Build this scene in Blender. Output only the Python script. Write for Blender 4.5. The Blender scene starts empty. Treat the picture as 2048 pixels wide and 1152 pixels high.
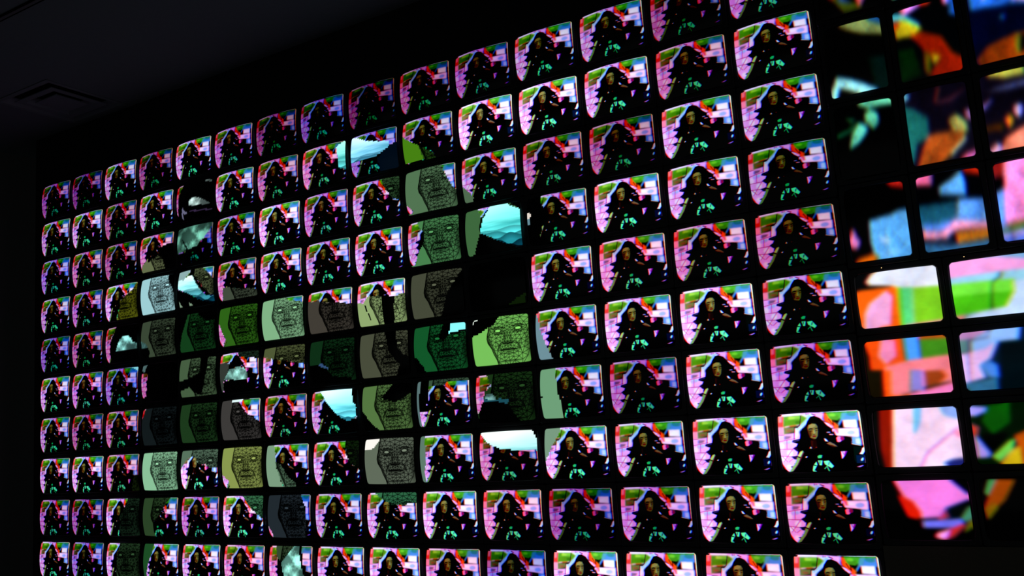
import bpy, math, random
import numpy as np
from mathutils import Matrix, Vector, geometry

scene = bpy.context.scene
col = scene.collection
FLOOR_SHIFT = 3.794            # wall coordinates start at the top right of the first screen; the floor lies 3.794 m lower

# ------------------------------------------------------------------ camera
YAW, PITCH, ROLL = 0.51856, 0.14376, -0.07185
cam_data = bpy.data.cameras.new('camera')
cam_data.sensor_width = 36.0
cam_data.lens = 1735.84 / 2048 * 36.0
cam_data.clip_end = 100
cam = bpy.data.objects.new('camera', cam_data)
col.objects.link(cam)
cy_, sy_ = math.cos(YAW), math.sin(YAW)
fwd = np.array([-sy_ * math.cos(PITCH), cy_ * math.cos(PITCH), math.sin(PITCH)])
rgt = np.array([cy_, sy_, 0.0])
up = np.cross(rgt, fwd)
r2 = math.cos(ROLL) * rgt + math.sin(ROLL) * up
u2 = -math.sin(ROLL) * rgt + math.cos(ROLL) * up
cm = Matrix.Identity(4)
for i in range(3):
    cm[i][0], cm[i][1], cm[i][2] = r2[i], u2[i], -fwd[i]
cm[0][3], cm[1][3], cm[2][3] = 6.7798, -4.4080, FLOOR_SHIFT - 2.2443
cam.matrix_world = cm
scene.camera = cam

# ------------------------------------------------------------------ world, exposure
world = bpy.data.worlds.new('dark_room')
scene.world = world
world.use_nodes = True
world.node_tree.nodes['Background'].inputs[0].default_value = (0.45, 0.5, 0.5, 1)
world.node_tree.nodes['Background'].inputs[1].default_value = 0.14
scene.view_settings.view_transform = 'Standard'
scene.view_settings.look = 'None'
scene.view_settings.exposure = 0.0
scene.view_settings.gamma = 1.0
scene.view_settings.use_curve_mapping = False


# ------------------------------------------------------------------ materials
def paint(name, rgb, rough=0.8, spec=0.2, grain=0.15, scale=60.0):
    m = bpy.data.materials.new(name)
    m.use_nodes = True
    nt = m.node_tree
    bsdf = nt.nodes['Principled BSDF']
    bsdf.inputs['Roughness'].default_value = rough
    bsdf.inputs['Specular IOR Level'].default_value = spec
    tex = nt.nodes.new('ShaderNodeTexNoise')
    tex.inputs['Scale'].default_value = scale
    tex.inputs['Detail'].default_value = 4
    co = nt.nodes.new('ShaderNodeTexCoord')
    nt.links.new(co.outputs['Object'], tex.inputs['Vector'])
    ramp = nt.nodes.new('ShaderNodeMix')
    ramp.data_type = 'RGBA'
    ramp.inputs[6].default_value = (*[c * (1 - grain) for c in rgb], 1)
    ramp.inputs[7].default_value = (*[c * (1 + grain) for c in rgb], 1)
    nt.links.new(tex.outputs['Fac'], ramp.inputs[0])
    nt.links.new(ramp.outputs[2], bsdf.inputs['Base Color'])
    return m


def glow(name, rgb, strength):
    m = bpy.data.materials.new(name)
    m.use_nodes = True
    b = m.node_tree.nodes['Principled BSDF']
    b.inputs['Base Color'].default_value = (0.02, 0.01, 0, 1)
    b.inputs['Emission Color'].default_value = (*rgb, 1)
    b.inputs['Emission Strength'].default_value = strength
    m.cycles.emission_sampling = 'NONE'
    return m


def screen_material():
    """Lit tube: the picture is stored on the glass mesh in display values; each set's own
    contrast (object colour) and black level (object alpha) are applied before it glows."""
    m = bpy.data.materials.new('lit_picture_tube')
    m.use_nodes = True
    nt = m.node_tree
    bsdf = nt.nodes['Principled BSDF']
    bsdf.inputs['Base Color'].default_value = (0.004, 0.004, 0.004, 1)
    bsdf.inputs['Roughness'].default_value = 0.18
    bsdf.inputs['Specular IOR Level'].default_value = 0.15
    at = nt.nodes.new('ShaderNodeAttribute')
    at.attribute_name = 'picture'
    inf = nt.nodes.new('ShaderNodeObjectInfo')
    mul = nt.nodes.new('ShaderNodeVectorMath'); mul.operation = 'MULTIPLY'
    sub = nt.nodes.new('ShaderNodeVectorMath'); sub.operation = 'SUBTRACT'
    mx = nt.nodes.new('ShaderNodeVectorMath'); mx.operation = 'MAXIMUM'
    mx.inputs[1].default_value = (0, 0, 0)
    gam = nt.nodes.new('ShaderNodeGamma')
    gam.inputs[1].default_value = 2.2
    nt.links.new(at.outputs['Color'], mul.inputs[0])
    nt.links.new(inf.outputs['Color'], mul.inputs[1])
    nt.links.new(mul.outputs[0], sub.inputs[0])
    nt.links.new(inf.outputs['Alpha'], sub.inputs[1])
    nt.links.new(sub.outputs[0], mx.inputs[0])
    nt.links.new(mx.outputs[0], gam.inputs[0])
    nt.links.new(gam.outputs[0], bsdf.inputs['Emission Color'])
    bsdf.inputs['Emission Strength'].default_value = 1.0
    m.cycles.emission_sampling = 'NONE'
    return m


MAT = dict(
    ceiling=paint('ceiling_paint', (0.1, 0.122, 0.128), 0.9, 0.1, 0.06, 30),
    black_wall=paint('black_wall_paint', (0.012, 0.012, 0.013), 0.9, 0.1),
    side_wall=paint('dark_side_wall_paint', (0.09, 0.09, 0.09), 0.9, 0.1),
    floor=paint('dark_carpet', (0.26, 0.28, 0.26), 1.0, 0.05, 0.3, 200),
    plinth=paint('brown_plinth_paint', (0.085, 0.075, 0.055), 0.8, 0.15, 0.12, 90),
    plastic=paint('black_plastic', (0.006, 0.006, 0.007), 0.4, 0.25, 0.2, 300),
    housing=paint('black_housing', (0.004, 0.004, 0.005), 0.7, 0.1, 0.2, 120),
    metal=paint('vent_enamel', (0.104, 0.128, 0.135), 0.6, 0.2, 0.05, 80),
    void=paint('vent_void', (0.003, 0.003, 0.003), 0.95, 0.0),
    rail=paint('track_enamel', (0.07, 0.07, 0.075), 0.6, 0.2, 0.05, 80),
    tube=screen_material(),
    led=glow('amber_lamp', (1.0, 0.62, 0.25), 1.3),
)


# ------------------------------------------------------------------ mesh helpers
def mesh_from(name, verts, faces, mat):
    me = bpy.data.meshes.new(name)
    me.from_pydata([tuple(v) for v in verts], [], faces)
    me.materials.append(mat)
    me.update()
    return me


def boxes(name, spans, mat):
    v, f = [], []
    for x0, x1, y0, y1, z0, z1 in spans:
        b = len(v)
        v += [(x, y, z) for z in (z0, z1) for y in (y0, y1) for x in (x0, x1)]
        f += [tuple(b + k for k in q) for q in ((0, 2, 3, 1), (4, 5, 7, 6), (0, 1, 5, 4), (2, 6, 7, 3), (0, 4, 6, 2), (1, 3, 7, 5))]
    return mesh_from(name, v, f, mat)


def link(name, data, parent=None, loc=(0, 0, 0)):
    o = bpy.data.objects.new(name, data)
    col.objects.link(o)
    o.location = loc
    if parent is not None:
        o.parent = parent
    return o


def structure(name, data, label):
    o = link(name, data)
    o['kind'] = 'structure'
    o['label'] = label
    return o


# ------------------------------------------------------------------ room shell
CEIL = FLOOR_SHIFT + 0.465
WALL_Y = -0.004
MEG_L, MEG_R = -0.409, 6.131
MEG_TOP, MEG_BOT = FLOOR_SHIFT + 0.029, FLOOR_SHIFT - 3.321
MAT_TOP, MAT_BOT = FLOOR_SHIFT - 0.025, FLOOR_SHIFT - 2.9655
structure('floor', boxes('floor', [(-1.0, 11, -8, 2.6, -0.1, 0)], MAT['floor']), 'dark carpeted floor of the gallery')
VX0, VX1, VY0, VY1 = 0.48 - 0.33, 0.48 + 0.33, -0.39 - 0.33, -0.39 + 0.33      # opening for the air vent
structure('ceiling', boxes('ceiling', [(-1.0, VX0, -8, 2.6, CEIL, CEIL + 0.1), (VX1, 11, -8, 2.6, CEIL, CEIL + 0.1),
                                       (VX0, VX1, -8, VY0, CEIL, CEIL + 0.1), (VX0, VX1, VY1, 2.6, CEIL, CEIL + 0.1)], MAT['ceiling']),
          'plain dim grey ceiling above the video wall')
structure('wall_left', boxes('wall_left', [(-1.1, -1.0, -8, 2.6, 0, CEIL)], MAT['side_wall']), 'dark side wall beyond the end of the televisions')
structure('wall_back', boxes('wall_back', [(-0.50, 11, 0.5, 0.6, 0, CEIL)], MAT['black_wall']), 'black wall behind the stacked televisions')
structure('wall_end', boxes('wall_end', [(-1.0, -0.5, 2.5, 2.6, 0, CEIL)], MAT['black_wall']), 'black wall at the end of the side passage')
structure('trim_2', boxes('trim_2', [(-0.50, 11, WALL_Y, 0.5, MEG_TOP, CEIL)], MAT['black_wall']), 'black header over the top row of televisions')
structure('trim_3', boxes('trim_3', [(MEG_R, 11, WALL_Y, 0.5, MAT_TOP, MEG_TOP)], MAT['black_wall']), 'thin black filler over the upright monitors')
structure('trim_4', boxes('trim_4', [(-0.50, MEG_L, WALL_Y, 0.5, 0, MEG_TOP)], MAT['black_wall']), 'black jamb closing the end of the television rows')
structure('trim_5', boxes('trim_5', [(7.0915, 11, WALL_Y, 0.5, 0, MAT_TOP)], MAT['black_wall']), 'black panel beside the upright monitors')
structure('trim_6', boxes('trim_6', [(6.9460, 7.0915, WALL_Y, 0.5, 0, FLOOR_SHIFT - 1.6735)], MAT['black_wall']), 'black panel beside the wide monitors')
structure('trim_7', boxes('trim_7', [(MEG_L, MEG_R, 0.012, 0.5, 0, MEG_BOT)], MAT['black_wall']), 'black base under the bottom row of televisions')
structure('trim_1', boxes('trim_1', [(MEG_R, 6.9460, WALL_Y, 0.5, 0, MAT_BOT)], MAT['plinth']), 'dark brown plinth panel under the wide monitors')

# ------------------------------------------------------------------ picture drawings (per cent of the screen, top left origin)
PERFORMER = [
 ((.93,.62,.95),[(0.6,0.6),(17.2,-1.8),(30.1,-3.8),(35.3,-3.2),(40.4,-0),(57.5,1.8),(56.7,12.1),(26.4,9.4),(9.3,5.2),(0.6,4.4)]),
 ((.95,.9,1),[(0.8,1.9),(15.1,0.1),(29.7,0.5),(29.5,3.5),(8.8,3.8),(1,3.7)]),
 ((.9,.22,.2),[(-0.3,3.6),(7.9,4),(7.8,21.2),(-1,21.8)]),
 ((.98,.45,.5),[(1,4.5),(5.6,4.9),(5.3,13.9),(0.9,14.5)]),
 ((1,.5,.62),[(-1,22),(7.4,21.8),(7.5,34.6),(-1.5,35.7)]),
 ((.97,.64,.95),[(-1.5,36.1),(19.3,33.3),(26.2,30.2),(29.3,43.1),(24.7,51.8),(22.9,57.1),(30.6,61.3),(21.9,71.5),(24.2,77.1),(18.1,87.5),(8.5,99.9),(1.1,99.4),(-2,67.9),(-1.4,46.1)]),
 ((1,.72,.3),[(7.5,4.1),(8.5,4),(7.8,36),(7,35.9)]),
 ((.3,.55,.13),[(8.7,4.4),(29.5,4.1),(41.4,4.6),(37,10.3),(28.3,20.3),(8.5,21.3)]),
 ((.3,.5,.1),[(8.5,12.4),(32.9,11.8),(28.3,20.3),(8.5,21.3)]),
 ((.45,.72,.2),[(14.7,4.8),(29.4,5.2),(29.1,9.7),(14.3,10.2)]),
 ((1,.72,.78),[(8.5,21.5),(27,19.6),(28.3,20.9),(8.7,23.5)]),
 ((.95,.35,.15),[(14.2,21.1),(23,20.2),(22.8,22),(14.8,22.6)]),
 ((.42,.42,.22),[(8.5,23.5),(22.7,23.4),(20.8,31.1),(8,34.9)]),
 ((.8,.85,1),[(29.5,3.5),(45.5,3),(43.8,8.2),(37.1,18.5),(31.9,25.3),(27.6,30.3),(20.1,45.6),(21.7,24.4),(25.4,23.8),(29,19.6),(37.7,9.5)]),
 ((.55,.75,1),[(40.1,4.5),(44,4.8),(33.6,20.9),(28,24.9),(24.9,30.1),(24.5,26.5),(29.6,20.6)]),
 ((.98,.85,1),[(21.3,29.8),(27.7,28.5),(25.7,37.4),(20.1,45.6)]),
 ((.5,.35,.5),[(7.7,37.3),(17,38.1),(14.7,42.4),(7.3,44.5)]),
 ((.62,.72,.95),[(6.6,46.8),(15.1,45.6),(16.8,50.3),(6.5,53.1)]),
 ((.28,.66,.18),[(60.7,2.2),(78.4,2.3),(99.3,0.7),(99.1,3.3),(80.8,5.7),(74.9,15),(64.5,14.1)]),
 ((.28,.55,.14),[(64.8,9.2),(75.4,7.4),(74.1,16.3),(65.7,14.7)]),
 ((.3,.52,.85),[(80.8,5.7),(98.4,3.7),(98.7,17.1),(78.7,16.7),(74,26.1),(73.1,21.6)]),
 ((.3,.6,.7),[(78.3,3.7),(84.8,3.4),(81.4,14.2),(76.1,15.6)]),
 ((.72,.55,.95),[(49.2,6),(56.7,12.1),(57.7,16.7),(56.4,16.5),(49.6,9.7)]),
 ((.9,.7,1),[(56.7,17),(65.7,24.1),(68.2,26.1),(65.6,29.2),(54.8,20.9)]),
 ((1,.3,.1),[(57.4,3),(60.8,2.9),(62.8,9.9),(68.2,17.1),(73.9,23.4),(73.4,30.1),(70.7,31.7),(65.7,24.1),(58.4,15.8)]),
 ((1,.6,.12),[(60.5,3.1),(61.4,3.1),(65.1,13.7),(68.8,18.1),(67.7,18.4),(63.5,13.1)]),
 ((1,.8,1),[(73.2,29.2),(96.5,29.8),(96.1,44.9),(69.7,41),(67.2,30)]),
 ((1,.9,1),[(79.4,16),(95.2,16.3),(95.4,29.3),(79.8,28)]),
 ((.62,.68,1),[(92.4,36.8),(91.9,38.5),(90.6,39.9),(88.6,40.7),(86.5,40.8),(84.5,40.2),(83.2,39),(82.7,37.4),(83.2,35.7),(84.5,34.4),(86.5,33.5),(88.6,33.4),(90.6,34),(91.9,35.2)]),
 ((.95,.35,.45),[(68,28.3),(73.1,30.5),(73.6,36.8),(70.6,37.5)]),
 ((.35,.55,.95),[(87,44.2),(96.4,44.5),(97.3,59.3),(86.5,55.3)]),
 ((.7,.8,1),[(91.4,47.2),(96.9,46.8),(97.1,57.5),(91.3,56.1)]),
 ((1,.85,1),[(6.3,55.8),(5.8,58.5),(4.7,60.7),(3.3,61.8),(1.8,61.7),(0.5,60.3),(-0.2,58.1),(-0.4,55.3),(0.1,52.6),(1.2,50.5),(2.7,49.3),(4.2,49.5),(5.4,50.8),(6.2,53.1)]),
 ((1,.88,1),[(16.2,67.4),(15.6,69.8),(14.4,71.6),(12.7,72.5),(10.9,72.4),(9.4,71.2),(8.4,69.2),(8.2,66.8),(8.8,64.5),(10,62.7),(11.7,61.8),(13.5,61.9),(15,63.1),(16,65.1)]),
 ((1,.9,1),[(7.5,76.8),(6.9,78.7),(5.7,80.2),(4,80.9),(2.2,80.8),(0.7,79.8),(-0.3,78.2),(-0.6,76.2),(-0,74.3),(1.2,72.8),(2.9,72),(4.7,72.1),(6.2,73.1),(7.2,74.8)]),
 ((.75,.6,.95),[(14,51),(13.6,51.9),(12.4,52.6),(10.8,52.9),(9,52.8),(7.4,52.2),(6.4,51.4),(6,50.3),(6.5,49.4),(7.7,48.7),(9.3,48.4),(11.1,48.5),(12.7,49.1),(13.7,50)]),
 ((1,.85,.95),[(11.8,90.7),(11.4,92.2),(10.4,93.4),(9,94),(7.5,93.9),(6.2,93.1),(5.4,91.8),(5.1,90.2),(5.6,88.7),(6.6,87.5),(8,86.9),(9.5,87),(10.8,87.8),(11.6,89.1)]),
 ((.6,.8,.25),[(23.2,8.2),(22.6,9.2),(21.3,9.8),(19.4,10.1),(17.3,9.9),(15.5,9.3),(14.3,8.4),(13.9,7.4),(14.4,6.5),(15.7,5.8),(17.6,5.5),(19.7,5.7),(21.6,6.3),(22.8,7.2)]),
 ((.2,.4,.08),[(29.3,16),(28.9,17.1),(27.9,18),(26.5,18.4),(25,18.3),(23.7,17.7),(22.9,16.6),(22.6,15.4),(23.1,14.3),(24.1,13.4),(25.4,13),(26.9,13.2),(28.2,13.8),(29,14.8)]),
 ((.55,.3,.2),[(18.9,29.6),(18.5,30.4),(17.3,30.9),(15.7,31.1),(13.9,31),(12.4,30.5),(11.3,29.8),(10.9,29),(11.4,28.2),(12.6,27.7),(14.2,27.5),(16,27.6),(17.5,28.1),(18.6,28.8)]),
 ((.2,.5,.55),[(95.6,7.5),(94.9,8.9),(93.2,10),(90.8,10.5),(88.2,10.3),(86,9.4),(84.4,8),(84,6.4),(84.7,4.9),(86.4,3.8),(88.7,3.4),(91.3,3.6),(93.6,4.5),(95.1,5.9)]),
 ((.45,.8,.2),[(72.2,7.2),(71.7,8.3),(70.5,9.1),(68.9,9.5),(67.2,9.3),(65.7,8.7),(64.7,7.7),(64.4,6.5),(64.8,5.3),(66,4.5),(67.6,4.1),(69.3,4.3),(70.9,4.9),(71.9,6)]),
 ((1,.96,1),[(92.5,23.2),(91.8,24.7),(90.3,25.8),(88.2,26.4),(85.9,26.2),(83.9,25.3),(82.5,23.9),(82.1,22.4),(82.8,20.9),(84.3,19.7),(86.4,19.2),(88.7,19.4),(90.7,20.3),(92.1,21.7)]),
 ((1,.9,1),[(81.9,34.8),(81.3,36),(80,36.8),(78.2,37.2),(76.1,37),(74.4,36.3),(73.2,35.3),(72.8,34.1),(73.3,33),(74.7,32.2),(76.5,31.8),(78.5,32),(80.3,32.6),(81.5,33.7)]),
 ((.85,.95,1),[(53.6,0.1),(73.3,0.6),(99.4,-0.2),(99.6,1.7),(73.2,2.2),(53.5,1.5)]),
 ((0,0,0),[(34.2,-6.2),(37.9,-1.7),(40.4,-0.3),(47,0.7),(60.2,1),(73.3,0.8),(88.3,0.4),(90.5,-2.8),(34.4,-8)]),
 ((0,0,0),[(-0.5,0.9),(5.9,1.4),(4.7,3.5),(-0.3,3.4)]),
 ((.95,.2,.25),[(86.3,0.5),(92.3,-0.9),(96.1,-0.4),(95.4,0.8),(90.2,0.9)]),
 ((.75,.3,.55),[(-0.5,46.7),(21.3,42.1),(21.4,42.9),(-0.4,47.6)]),
 ((.75,.3,.55),[(-1.1,59.8),(18.7,59.9),(18.7,60.8),(-1.1,60.7)]),
 ((.75,.3,.55),[(-1.2,71.1),(21.7,73.7),(21.7,74.6),(-1.3,72)]),
 ((.75,.3,.55),[(2.8,81.6),(17.3,58.2),(17.8,58.8),(3.3,82.2)]),
 ((.75,.3,.55),[(8.9,82),(21.8,69.3),(22.2,70.1),(9.3,82.7)]),
 ((.75,.3,.55),[(10.8,45.3),(9.7,59.7),(9,59.7),(10.1,45.2)]),
 ((.75,.3,.55),[(1,35.9),(7.8,35.5),(7.8,36.4),(1,36.8)]),
 ((.75,.3,.55),[(2.1,71.5),(8,81.9),(7.5,82.5),(1.5,72.1)]),
 ((.12,.1,.12),[(29.4,4.7),(30.2,4.8),(28.6,20.5),(25.3,24.7),(21.6,24.9),(20.2,44.2),(19.4,44.2),(20.9,23.9),(25.1,23.6),(27.9,19.5)]),
 ((.25,.15,.3),[(36.3,1.4),(37.1,1.5),(37.5,4.2),(36.7,4.2)]),
 ((.25,.15,.3),[(39,1.5),(39.6,1.5),(39.6,4.1),(38.9,4)]),
 ((.3,.1,.3),[(43.5,2.6),(48.6,5.2),(48.2,6.3),(43.1,3.7)]),
 ((0,0,0),[(-6.3,71.2),(-2.5,73.3),(0.1,85.3),(3.5,94.6),(7.8,100.3),(6.2,103),(-8.5,102)]),
 ((.9,.2,.25),[(-2.8,72.4),(-1.9,72.5),(0.8,85.4),(4.2,94.7),(3.4,95.2),(-0,85.8)]),
 ((.08,.03,.08),[(13.1,73.1),(21.9,71.5),(21.4,77.8),(17.5,77)]),
 ((.1,.03,.08),[(15.6,84.6),(20.4,83.1),(18,88.4)]),
 ((.12,.05,.12),[(9.8,90.5),(15.3,88.6),(13.7,92.6)]),
 ((.1,.05,.15),[(17.5,58.5),(23.1,55.3),(22.5,63.4)]),
 ((.5,.15,.05),[(62.6,12.6),(63.6,12.2),(67.8,22),(67.1,22.9)]),
 ((.25,.05,.05),[(67.2,14.8),(68,14.9),(69.2,23),(68.2,25.6),(67.9,22)]),
 ((.2,.25,.1),[(68.8,17.6),(72,18.8),(73.6,23.4),(73.1,23.5),(71.6,19.7),(68.8,18.5)]),
 ((1,.8,.95),[(58.3,17.8),(63.9,21.7),(63.1,23.1),(57.5,19.3)]),
 ((0,0,0),[(66.7,37.2),(71.6,42.1),(86.2,55.7),(97.5,59.7),(94,72.8),(101.1,89.8),(100.9,111.1),(-1.9,104.2),(8.5,99.9),(18.1,87.5),(24.2,77.1),(29.3,61.2),(43.8,44.3)]),
 ((.12,.02,.06),[(86.8,49.5),(85.9,52.3),(83.7,54.3),(80.7,55.3),(77.5,55.1),(74.7,53.6),(72.8,51.2),(72.3,48.4),(73.2,45.7),(75.4,43.6),(78.4,42.6),(81.6,42.9),(84.4,44.3),(86.3,46.7)]),
 ((0,0,0),[(87,49.1),(86.2,51.5),(84.2,53.4),(81.6,54.2),(78.7,54),(76.2,52.7),(74.5,50.6),(74.1,48.1),(74.9,45.7),(76.8,43.8),(79.5,42.9),(82.4,43.2),(84.9,44.5),(86.5,46.6)]),
 ((0,0,0),[(71.5,51.9),(86.3,54.4),(86.1,56.6),(71.2,55.5)]),
 ((1,.5,.72),[(75.9,47.3),(75.4,49.4),(74.3,51),(72.9,51.9),(71.4,51.8),(70.1,50.7),(69.3,48.9),(69.1,46.8),(69.6,44.7),(70.7,43.1),(72.1,42.2),(73.6,42.3),(74.9,43.4),(75.7,45.2)]),
 ((.6,.1,.35),[(78.8,46.2),(78.5,47.7),(77.7,48.9),(76.8,49.5),(75.7,49.5),(74.8,48.7),(74.3,47.4),(74.2,45.8),(74.5,44.3),(75.2,43.1),(76.2,42.5),(77.3,42.6),(78.2,43.4),(78.7,44.7)]),
 ((.95,.95,1),[(86.3,54.8),(96.3,58.8),(96.3,59.6),(86.2,55.9)]),
 ((.04,.1,.09),[(87.2,59.4),(97.5,60.6),(93.4,72.3),(88.6,75.5),(89,88),(86.8,83.4)]),
 ((0,0,0),[(41.2,8),(46.6,6.7),(52.9,10.8),(57,17),(60.5,23.2),(66,29.2),(69.6,41.9),(70.6,55.4),(69.9,73.3),(28,79.2),(21.4,69.6),(22.4,64.3),(18.8,59.5),(21.4,56.1),(23.4,51.3),(16.9,48.5),(17.4,45.8),(26.6,43.4),(27.8,35.8),(30.5,27),(34.7,24.2),(37.3,15.3)]),
 ((.2,.05,.2),[(17.4,59.4),(20.4,56),(22.7,60.7),(21.7,65.1)]),
 ((.25,.2,.45),[(17,47.1),(25.2,44.2),(25.7,46.5),(18.2,48.6)]),
 ((.15,.08,.25),[(14.5,72.7),(21.2,71.9),(19.4,78.1),(16.1,77.4)]),
 ((.6,.55,.8),[(59.1,33.9),(63,33.7),(63.5,36),(59.6,35.7)]),
 ((.9,.6,.7),[(62.1,37.2),(67,38.1),(66.5,39.8),(62.6,39.5)]),
 ((.85,.7,1),[(66.3,29.1),(68.2,30.1),(66.8,35.4),(65.9,32.6)]),
 ((.85,.9,1),[(55.5,44.3),(57.6,45.2),(60.2,50.3),(56.6,49.1)]),
 ((.5,.38,.28),[(57.7,53),(61.8,50.2),(66.9,54.4),(70.4,59.2),(64.9,57.5)]),
 ((.22,.1,.08),[(58.9,54.5),(64.6,56.3),(69,59.8),(64.4,59.4)]),
 ((.45,.41,.22),[(37.1,25.7),(38.9,20.9),(43,18.8),(47.6,19.7),(49.6,24.1),(49.6,32.2),(48.6,40.2),(46.1,44.7),(43.1,45.3),(39.7,42.2),(37.9,34.8)]),
 ((.58,.53,.31),[(38.8,22.2),(43,19.4),(46.9,20),(47.3,23.9),(42.5,26.2),(38.8,26.3)]),
 ((.3,.2,.1),[(37.6,29.4),(41.4,31.5),(41.6,38.7),(39.4,41.8),(37.9,34.8)]),
 ((.6,.55,.33),[(43.9,29.9),(45.5,30),(46.1,35.5),(44.3,37),(43.5,35.3)]),
 ((.12,.08,.06),[(38.4,28.1),(41.1,26.5),(43.7,27.6),(43.3,28.9),(40.7,28.4),(38.7,29.5)]),
 ((.12,.08,.06),[(46,27.4),(49.1,26.5),(49.5,27.8),(46.6,28.7)]),
 ((.2,.12,.08),[(39,30.9),(41.2,30.4),(43.2,31.5),(41.1,32.4)]),
 ((.2,.12,.08),[(46.1,30.8),(48.7,30.3),(48.9,31.2),(46.7,31.9)]),
 ((.3,.16,.1),[(42.5,36.3),(46,36.6),(45.3,37.7),(43.3,37.5)]),
 ((.45,.08,.1),[(41.6,39.6),(44.2,38.9),(47.1,39.9),(46,41.3),(43,41.4)]),
 ((.2,.08,.05),[(40.6,43.1),(45.7,44.9),(43.7,46.3)]),
 ((.13,.05,.04),[(39.8,46.2),(46.8,46.3),(46.8,59.1),(42.8,62.7),(39.6,58.6)]),
 ((.22,.08,.06),[(40.3,46.7),(42.9,47.8),(41.5,57.6),(40.1,57.5)]),
 ((.9,.85,.7),[(37.2,60),(38.8,56.7),(40,60.4)]),
 ((.6,.2,.15),[(44.7,58.8),(46,57.5),(46.3,59.8)]),
 ((.5,.62,.34),[(22.1,70.1),(25,64.9),(28.5,62.8),(29.9,67.1),(26.1,75.9),(20.8,86.8),(13.7,97.1),(9.2,99.5),(7.2,99.4),(17,83.8)]),
 ((.72,.8,.5),[(22.8,70.2),(25.7,65.4),(28.2,63.8),(28.2,67),(24.4,73.5),(21.8,73.3)]),
 ((.4,.12,.1),[(29.9,67.1),(26.1,75.9),(20.8,86.8),(13.7,97.1),(11.9,98.4),(19.5,86.7),(25,74.4),(28.6,65.7)]),
 ((.02,.03,.02),[(21.2,72.3),(25,74.6),(24.4,76),(20.7,73.7)]),
 ((1,1,1),[(30.5,73.9),(32.8,72.7),(33,74.3),(31.3,75.4)]),
 ((.42,.95,.68),[(36.7,96.7),(38.8,88),(43,81.9),(43.6,87.5),(39.3,96.2)]),
 ((.42,.95,.68),[(44.8,80.2),(50.4,80.6),(48.8,88.7),(46.2,88.6)]),
 ((.42,.95,.68),[(51.6,81.6),(57.6,80.9),(62.8,90.6),(59.9,94),(52.5,87.2)]),
 ((.24,.74,.46),[(50.7,94.3),(55,89.2),(57.6,99.2),(55.7,98.2),(54.2,91.8),(51.9,95.3)]),
 ((.24,.74,.46),[(45,73.2),(47.8,71.2),(51,71.8),(50,76.3),(48,77),(45.4,76.8)]),
 ((.42,.95,.68),[(36.7,96.4),(39.9,97.1),(41.8,99),(37.2,98.7)]),
 ((0,.02,.01),[(46.7,81.4),(47.7,81.5),(47,85.9),(46.4,85.9)]),
 ((0,.02,.01),[(57.4,84),(58.4,83.9),(57,88.4),(56.3,88.4)]),
 ((0,.02,.01),[(39.3,87.2),(42.6,88.3),(42.1,89.5),(38.9,88.6)]),
 ((.92,.7,1),[(73,66.8),(79.9,66.8),(77.1,73.8),(73.4,79.9)]),
 ((.7,.15,.5),[(77.6,67.1),(80.2,66.9),(77,74.7),(75.6,76.4)]),
 ((.3,.2,.6),[(74.6,67.3),(75.3,67.4),(77.1,72.9),(76.4,73.7)]),
 ((.8,.88,1),[(97.4,62.8),(101,61.3),(100.9,66.7),(97.1,73.9),(93.4,72.8),(95.6,68.9)]),
 ((.04,.13,.24),[(89,74.7),(100.7,74.2),(100.2,88.8),(89,88)]),
 ((.6,.85,1),[(97.1,82.6),(96.5,83.7),(95.8,84.5),(95.1,84.7),(94.6,84.3),(94.4,83.5),(94.4,82.3),(94.8,81.1),(95.4,80),(96,79.3),(96.7,79),(97.2,79.4),(97.4,80.2),(97.4,81.4)]),
 ((.75,.85,1),[(99.9,76.4),(100.6,76.4),(100.3,87.9),(99.6,87.9)]),
 ((.7,.5,.9),[(88.6,93.8),(95.9,91.2),(96.4,92.6),(92.4,94.7)]),
 ((.97,.98,1),[(98,1.2),(100.1,0.7),(100.9,66.7),(99.3,66.5)]),
 ((.75,.6,.75),[(97,4),(97.5,4.1),(99,57.6),(98.5,57.6)]),
 ((.3,.5,.3),[(96.2,3),(97.1,3.1),(98.5,29.1),(97.6,29)])]
PERFORMER_SOFT = 44
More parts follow.
